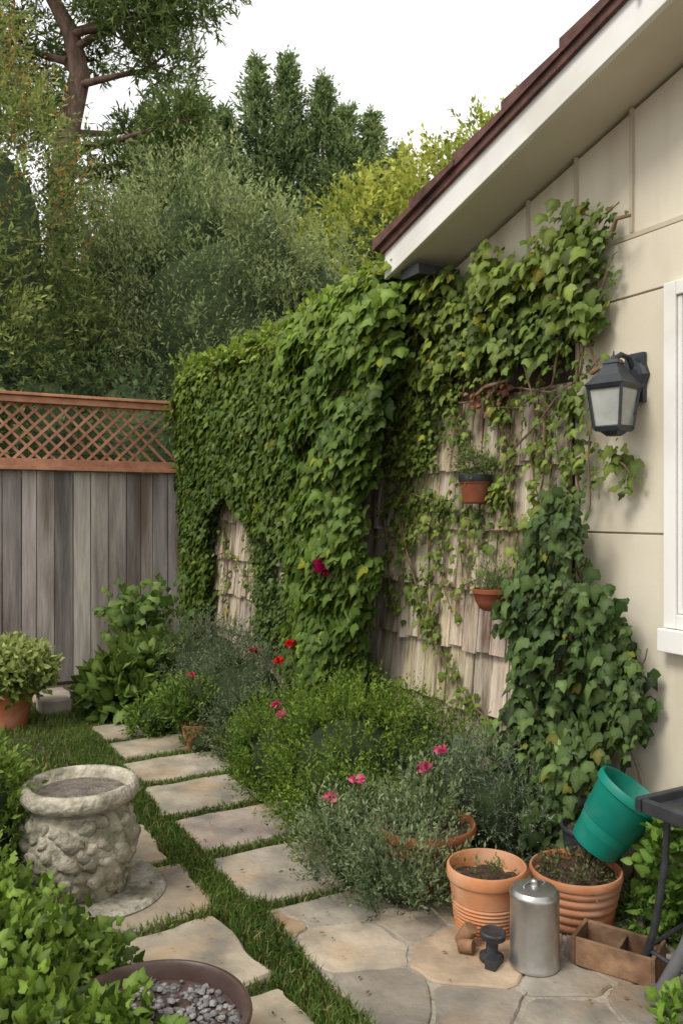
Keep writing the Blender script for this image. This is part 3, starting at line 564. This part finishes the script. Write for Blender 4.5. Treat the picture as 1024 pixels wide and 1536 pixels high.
for i in range(12):
    a=random.random()*6.28; r=random.uniform(.1,.32); x=1.88+r*math.cos(a); y=6.78+r*math.sin(a)*.6; z=random.uniform(.65,.98)
    pts=[(1.88+random.uniform(-.03,.03),6.78,.02),(1.88+r*.25*math.cos(a),6.78+r*.2*math.sin(a),z*.45),(x,y,z)]; b.tube(pts,[.013,.010,.004],5); T_.append((x,y,z)); T_.append((x*.7+1.88*.3,y*.7+6.78*.3,z*.82))
b.build('stems',mat('pale_bark',(.34,.28,.22),(.52,.45,.36),12,.9,.3),fg,smooth=60)
T_=np.array([t for t in T_ if t[2]>.55]); B=np.repeat(T_,9,0)+.075*rng.normal(size=(len(T_)*9,3)); n=len(B)
leaves('leaves',B,rdir(n)*.5+[-.4,-.5,.7],rdir(n)+[0,0,-.2],.085*(.6+.7*rng.random(n)),IVY,colr(n,(.05,.10,.02),(.17,.24,.055),None,.2),M_leaf,fg)
shrub('ground_ivy',[(.32,2.45,.08,.32,.40,.19),(.02,2.8,.12,.4,.4,.22),(.1,2.0,.12,.4,.4,.22),(.34,2.0,.08,.14,.2,.16)],4800,4,.09,.034,(.04,.08,.015),(.155,.235,.038),IVY,M_leaf,lump=.22,f=6,up=.6,ck=.82,spread=.8,val=.28)
shrub('leafy_bush',[(.34,3.52,.27,.16,.20,.28),(.10,3.55,.24,.28,.3,.3),(.27,3.15,.1,.13,.2,.16)],1500,7,.11,.034,(.045,.09,.016),(.17,.25,.04),OVAL,M_leaf,up=.8,ck=.8)
shrub('ground_cover_plant',[(2.44,2.0,.05,.13,.16,.09)],400,6,.05,.025,(.04,.10,.018),(.16,.26,.045),OVAL,up=.7,ck=.7)
shrub('corner_plant',[(2.02,1.60,.02,.08,.08,.06)],50,4,.05,.04,(.06,.14,.02),(.19,.30,.05),IVY,M_leaf,up=.7,ck=None)
shrub('potted_leaf_plant',[(2.36,1.97,.33,.07,.07,.16),(2.38,1.98,.12,.06,.06,.12)],80,5,.07,.04,(.05,.12,.02),(.17,.27,.05),HEART,M_leaf,up=.7,ck=None,inner=.2)
# ------------------------------------------------------------------ pots
def pot(name,x,y,R,rb,H,col=(1,1,1),lip=.03,ribs=0,soil=.03,m=None,z=0,woven=0,t=.012):
    p=empty(name); b=MB(); pr=[(rb*.9,0),(rb,.004)]
    k=60 if (woven or ribs) else 16
    for i in range(1,k):
        q=i/k; r=rb+(R*.94-rb)*q**.9
        if ribs: r+=.007*abs(math.sin(q*math.pi*ribs))
        if woven and q<.62: r+=.003*math.sin(q*math.pi*2*woven)
        pr.append((r,(H-lip)*q))
    pr+=[(R*.94,H-lip),(R*.99,H-lip+.002),(R,H-lip+.006),(R,H-.006),(R-.004,H),(R-t+.003,H),(R-t,H-.005),(R-t-.004,H-soil),(R*.7,H-soil-.01)]
    b.lathe(pr,Tm(x,y,z),48,col,wob=.002); b.build('pot',m or M_terra,p,smooth=40)
    b=MB(); V=[(x,y,z+H-soil+.01)]; rings=6; seg=24
    for j in range(1,rings+1):
        for i in range(seg):
            a=6.2832*i/seg; r=(R-t-.002)*j/rings; V.append((x+r*math.cos(a),y+r*math.sin(a),z+H-soil+random.uniform(-.006,.008)))
    F=[(0,1+i,1+(i+1)%seg) for i in range(seg)]
    for j in range(rings-1):
        for i in range(seg): F.append((1+j*seg+i,1+(j+1)*seg+i,1+(j+1)*seg+(i+1)%seg,1+j*seg+(i+1)%seg))
    b.add(V,F); b.build('soil',M_soil,p,smooth=60); return p
G1=.026
p=pot('terracotta_pot',1.89,2.345,.142,.108,.222,(1.05,1.05,1.0),lip=.045,woven=13,soil=.06,z=G1)
shrub('x',[(1.93,2.37,.19,.05,.05,.02)],26,5,.04,.018,(.08,.14,.03),(.2,.22,.08),OVAL,parent=p,ck=None)
p=pot('terracotta_planter',2.20,2.225,.165,.118,.192,(.95,.88,.85),lip=.03,ribs=5,soil=.03,z=G1)
shrub('x',[(2.2,2.24,.19,.11,.11,.02)],300,5,.05,.018,(.05,.07,.03),(.16,.17,.08),OVAL,parent=p,ck=None)
shrub('x',[(2.2,2.23,.2,.10,.10,.01)],70,5,.05,.02,(.16,.07,.04),(.25,.12,.06),THIN,parent=p,ck=None)
p=pot('terracotta_bowl',1.90,2.74,.20,.13,.27,(.58,.45,.4),lip=.04,soil=.03)
shrub('x',[(1.92,2.8,.28,.13,.12,.05)],200,8,.15,.026,(.08,.12,.045),(.22,.27,.13),OVAL,parent=p,ck=None,up=1.6)
p=pot('flower_pot',1.74,5.04,.085,.065,.17,(.95,.9,.85),lip=.03)
shrub('x',[(1.76,5.14,.28,.2,.18,.10)],500,7,.08,.033,(.06,.12,.02),(.20,.28,.055),OVAL,parent=p,ck=.6,up=.9)
p=pot('potted_shrub',.80,6.2,.16,.11,.26,(.85,.7,.68),lip=.04)
shrub('x',[(.80,6.2,.40,.25,.24,.14)],600,6,.09,.055,(.14,.20,.03),(.46,.50,.20),DIAM,parent=p,ck=.7,up=.6)
p=pot('wall_pot',2.485,3.17,.075,.055,.13,(.5,.36,.34),lip=.035,z=1.54)
b=MB(); b.lathe([(.078,1.645),(.08,1.65),(.08,1.676),(.07,1.678)],Tm(2.485,3.17,0),32); b.tube([(2.56,3.17,1.66),(2.6,3.17,1.66)],.01); b.build('bracket_ring',M_dark,p,smooth=40)
shrub('x',[(2.49,3.17,1.72,.08,.09,.05)],150,7,.08,.018,(.06,.10,.03),(.2,.25,.09),OVAL,parent=p,ck=None,up=1,inner=.3)
p=empty('hanging_bowl'); b=MB(); b.lathe([(.045,0),(.06,.008),(.08,.04),(.088,.075),(.094,.08),(.095,.098),(.088,.1),(.084,.085),(.03,.08)],Tm(2.455,3.0,1.05),36,(.5,.36,.34)); b.build('bowl',M_terra,p,smooth=40)
b=MB(); b.tube([(2.54,3.0,1.12),(2.6,3.0,1.12)],.008); b.build('bracket',M_dark,p)
n=110; B=np.stack([rng.normal(2.455,.03,n),rng.normal(3.0,.035,n),np.full(n,1.14)],1); sprays('foliage',B,rng.normal(size=(n,3))*[.45,.45,.1]+[0,0,1],.17*(.4+.8*rng.random(n)),7,.028,(.09,.13,.05),(.24,.29,.13),THIN,M_leafm,p,spread=.5)
# ------------------------------------------------------------------ stone urn
ur=empty('stone_urn'); ux,uy=.69,3.36; b=MB()
prb=[(.13,.02),(.165,.025),(.175,.05),(.19,.09),(.206,.15),(.214,.20),(.212,.25),(.20,.30),(.18,.335)]
pr=prb+[(.168,.35),(.178,.362),(.20,.372),(.218,.385),(.227,.405),(.224,.43),(.210,.445),(.19,.443),(.178,.43),(.168,.39),(.12,.37)]
b.lathe(pr,Tm(ux,uy,0),80,(1.05,1.03,.97),wob=.009)
placed=[]
for tr in range(2500):
    a=random.random()*6.2832; z=random.uniform(.06,.325); s=random.uniform(.018,.052)
    if any(math.hypot(((a-pa+math.pi)%(2*math.pi)-math.pi)*.205,z-pz)<(s+ps)*.80 for pa,pz,ps in placed): continue
    placed.append((a,z,s))
for a,z,s in placed:
    rb_=np.interp(z,[q[1] for q in prb],[q[0] for q in prb]); g=random.uniform(.8,1.15); e=random.uniform(.75,1.25)
    b.blob((ux+(rb_-.006)*math.cos(a),uy+(rb_-.006)*math.sin(a),z),(s*.52+.004,s*e,s/e*.9),Matrix.Rotation(a,3,'Z')@Matrix.Rotation(random.uniform(-1.2,1.2),3,'X'),13,9,.10,(g,g*.98,g*.92))
b.build('bowl',M_urn,ur,smooth=60)
b=MB(); b.lathe([(.25,0),(.262,.004),(.268,.022),(.255,.032),(.22,.024),(.1,.018)],Tm(ux+.05,uy-.05,.02,.05,.05),56,(.85,.85,.82),wob=.004); b.build('base_plate',M_urn,ur,smooth=50)
b=MB(); b.lathe([(.17,.405),(.08,.412),(.01,.416)],Tm(ux,uy,0),32,(1,1,1),wob=.02); b.build('soil',mat('urn_soil',(.12,.10,.08),(.28,.24,.20),30,1,1,bdist=.02),ur,smooth=60)
# ------------------------------------------------------------------ glazed planter bowl with gravel
gp=empty('glazed_planter'); gx,gy=.60,2.06; b=MB()
b.lathe([(.15,0),(.2,.06),(.225,.15),(.235,.21),(.245,.225),(.25,.236),(.245,.246),(.235,.248),(.228,.24),(.222,.2),(.1,.19)],Tm(gx,gy,0),64); b.build('bowl',M_glaze,gp,smooth=50)
b=MB()
for i in range(620):
    a=random.random()*6.28; r=.215*math.sqrt(random.random()); s=random.uniform(.006,.014); g=random.uniform(.5,1.3)
    b.blob((gx+r*math.cos(a),gy+r*math.sin(a),.195+random.uniform(0,.012)),(s,s*.8,s*.6),Matrix.Rotation(a*3,3,'Z'),6,4,.15,(g,g,g))
b.build('gravel',M_gravel,gp,smooth=60)
shrub('x',[(.48,2.03,.22,.1,.12,.04)],90,4,.08,.035,(.04,.09,.015),(.15,.23,.036),IVY,M_leaf,parent=gp,ck=None)
# ------------------------------------------------------------------ galvanized canister
cn_=empty('metal_canister'); b=MB()
b.lathe([(.074,0),(.08,.004),(.0805,.012),(.079,.016),(.079,.222),(.0805,.226),(.0805,.234),(.078,.24),(.07,.25),(.045,.257),(.015,.259),(.013,.262),(.013,.274),(.009,.279),(.002,.28)],Tm(1.865,2.07,G1),56)
b.build('body',M_zinc,cn_,smooth=35)
b=MB(); b.tube([(1.865+.045*math.cos(a),2.07+.045*math.sin(a)*.3,G1+.257+.012*math.sin(a)) for a in np.linspace(0,math.pi,9)],.003,6); b.build('handle',M_zinc,cn_,smooth=60)
b=MB(); b.lathe([(.036,0),(.04,.003),(.04,.016),(.024,.022),(.02,.03),(.02,.065),(.025,.07),(.042,.076),(.044,.094),(.038,.098),(.03,.094),(.005,.093)],Tm(1.76,2.16,G1,.05,.03),28); b.box((1.74,2.125,G1+.016),(.06,.035,.03),Matrix.Rotation(.5,3,'Z')); b.build('rubber_spool',M_dark,smooth=35)
b=MB(); b.lathe([(.022,0),(.026,.004),(.027,.05),(.025,.075),(.004,.076)],Tm(1.735,2.29,G1+.004,.5,.25),14,(1.3,1.2,1.1),wob=.04); b.lathe([(.02,0),(.024,.004),(.023,.05),(.003,.051)],Tm(1.70,2.255,G1+.02,1.45,0,.6),12,(1.1,1,.9),wob=.04); b.build('wood_log',M_bwood,smooth=50)
# ------------------------------------------------------------------ wooden box
wb=empty('wooden_box'); Rz=Matrix.Rotation(math.radians(-63),3,'Z'); c0=Vector((2.095,1.93,G1)); b=MB()
def wbx(c,d,g=1): b.box(c0+Rz@Vector(c),d,Rz,(g,g*.95,g*.9),jit=.002)
Lb,Wb,Hb=.24,.13,.09
wbx((0,0,.007),(Lb-.002,Wb-.002,.012),.7); wbx((0,Wb/2,Hb/2),(Lb,.013,Hb),1.1); wbx((0,-Wb/2,Hb/2),(Lb,.013,Hb),1.2)
wbx((Lb/2+.006,0,Hb/2),(.013,Wb+.012,Hb+.004),1.0); wbx((-Lb/2-.006,0,Hb/2),(.013,Wb+.012,Hb+.004),.9); wbx((.01,0,Hb/2-.003),(.011,Wb-.014,Hb-.012),.8)
b.build('panels',M_bwood,wb,bevel=.002)
b=MB(); 
for i in range(40): b.blob(tuple(c0+Rz@Vector((random.uniform(-.1,.1),random.uniform(-.05,.05),.018))),(.008,.006,.004),None,6,4)
b.build('debris',M_soil,wb,smooth=60)
# ------------------------------------------------------------------ teal bucket leaning in the pots
pot('nursery_pot',2.40,2.34,.12,.09,.27,lip=.02,m=M_dark,z=G1)
bk=empty('plastic_bucket'); b=MB()
ax=Vector((.34,-.36,.78)).normalized(); q=ax.to_track_quat('Z','Y').to_matrix().to_4x4(); Mb=Matrix.Translation((2.265,2.205,.285))@q
b.lathe([(.075,0),(.085,.003),(.09,.02),(.1,.1),(.103,.104),(.106,.108),(.118,.225),(.12,.228),(.129,.232),(.131,.25),(.127,.262),(.120,.262),(.117,.25),(.108,.14),(.088,.02),(.05,.015)],Mb,56); b.build('bucket',M_teal,bk,smooth=40)
# ------------------------------------------------------------------ black grill cart
gc=empty('grill_cart'); b=MB(); x0,x1,y0,y1,zt=2.05,2.5,1.15,1.80,.60
b.box(((x0+x1)/2,(y0+y1)/2,zt-.012),(x1-x0-.01,y1-y0-.01,.012))
for c,d in((((x0+x1)/2,y1,zt),(x1-x0+.03,.022,.045)),(((x0+x1)/2,y0,zt),(x1-x0+.03,.022,.045)),((x0,(y0+y1)/2,zt),(.022,y1-y0-.024,.045)),((x1,(y0+y1)/2,zt),(.022,y1-y0-.024,.045))): b.box(c,d)
b.build('tray',M_dark,gc,bevel=.005)
b=MB(); b.lathe([(.17,.30),(.2,.34),(.26,.56),(.27,.575),(.2,.575)],Tm(2.30,1.5,0,0,0,math.radians(45)),4); b.build('bin',M_plast,gc,bevel=.01)
b=MB()
for lx,ly,fx,fy in((2.1,1.74,2.12,1.86),(2.46,1.74,2.44,1.95),(2.1,1.22,2.03,1.1),(2.46,1.22,2.48,1.05)):
    b.tube([(lx,ly,.585),(lx+(fx-lx)*.1,ly+(fy-ly)*.1,.42),(lx+(fx-lx)*.6,ly+(fy-ly)*.5,.2),(fx,fy,.03)],[.011,.011,.012,.014],8)
b.tube([(2.12,1.84,.12),(2.44,1.9,.12)],.008); b.tube([(2.07,1.15,.12),(2.12,1.84,.12)],.008)
b.build('legs',M_dark,gc,smooth=60)
b=MB(); b.tube([(2.16,1.66,.33),(2.13,1.7,.18),(2.08,1.75,.03)],[.022,.022,.024],8); b.box((2.07,1.755,.035),(.08,.05,.02),Matrix.Rotation(.4,3,'Z')); b.build('foot',M_plast,gc,smooth=50)
# ------------------------------------------------------------------ roses
def rose(x,y,z,bx,by,col):
    p=empty('rose_plant'); b=MB(); b.tube([(bx,by,.02),((x+bx)/2+.02,(y+by)/2,z*.55),(x,y,z)],[.004,.0035,.0025],5,(1,1,1)); b.build('stem',M_twig,p,smooth=60)
    n=34; d=rdir(n); d[:,2]=np.abs(d[:,2])*.8-.1; P=np.array([x,y,z])+d*.008; leaves('petals',P,d+[0,0,.3],norm(d+.6*rdir(n)),.030*(.6+.5*rng.random(n)),HEART,colr(n,tuple(c*.6 for c in col),col,None,.15),M_leafm,p)
    n=26; t=rng.random(n)[:,None]; P=np.array([bx,by,.02])*(1-t)+np.array([x,y,z])*t; leaves('leaves',P,rdir(n)+[0,0,.8],rdir(n),.04*(.6+.6*rng.random(n)),OVAL,colr(n,(.03,.08,.02),(.12,.2,.05),None,.2),M_leaf,p)
RED=(.68,.025,.03); PK=(.70,.13,.25)
for a in((2.02,4.24,.76,2.1,4.2,RED),(1.97,4.28,.66,2.05,4.25,(.7,.05,.03)),(1.745,5.15,.45,1.8,5.15,(.65,.02,.10)),(1.80,3.95,.50,2.0,4.1,PK),(1.80,3.88,.46,2.0,4.1,PK),(2.06,2.85,.50,2.05,2.9,PK),(1.94,2.8,.46,1.95,2.85,PK),(1.70,2.94,.41,1.75,2.95,PK),(1.60,2.98,.34,1.68,2.98,PK),(2.12,5.0,.6,2.1,5.05,(.5,.02,.05)),(.26,1.92,.34,.3,2.1,(.45,.03,.03))): rose(*a)
print('DONE')
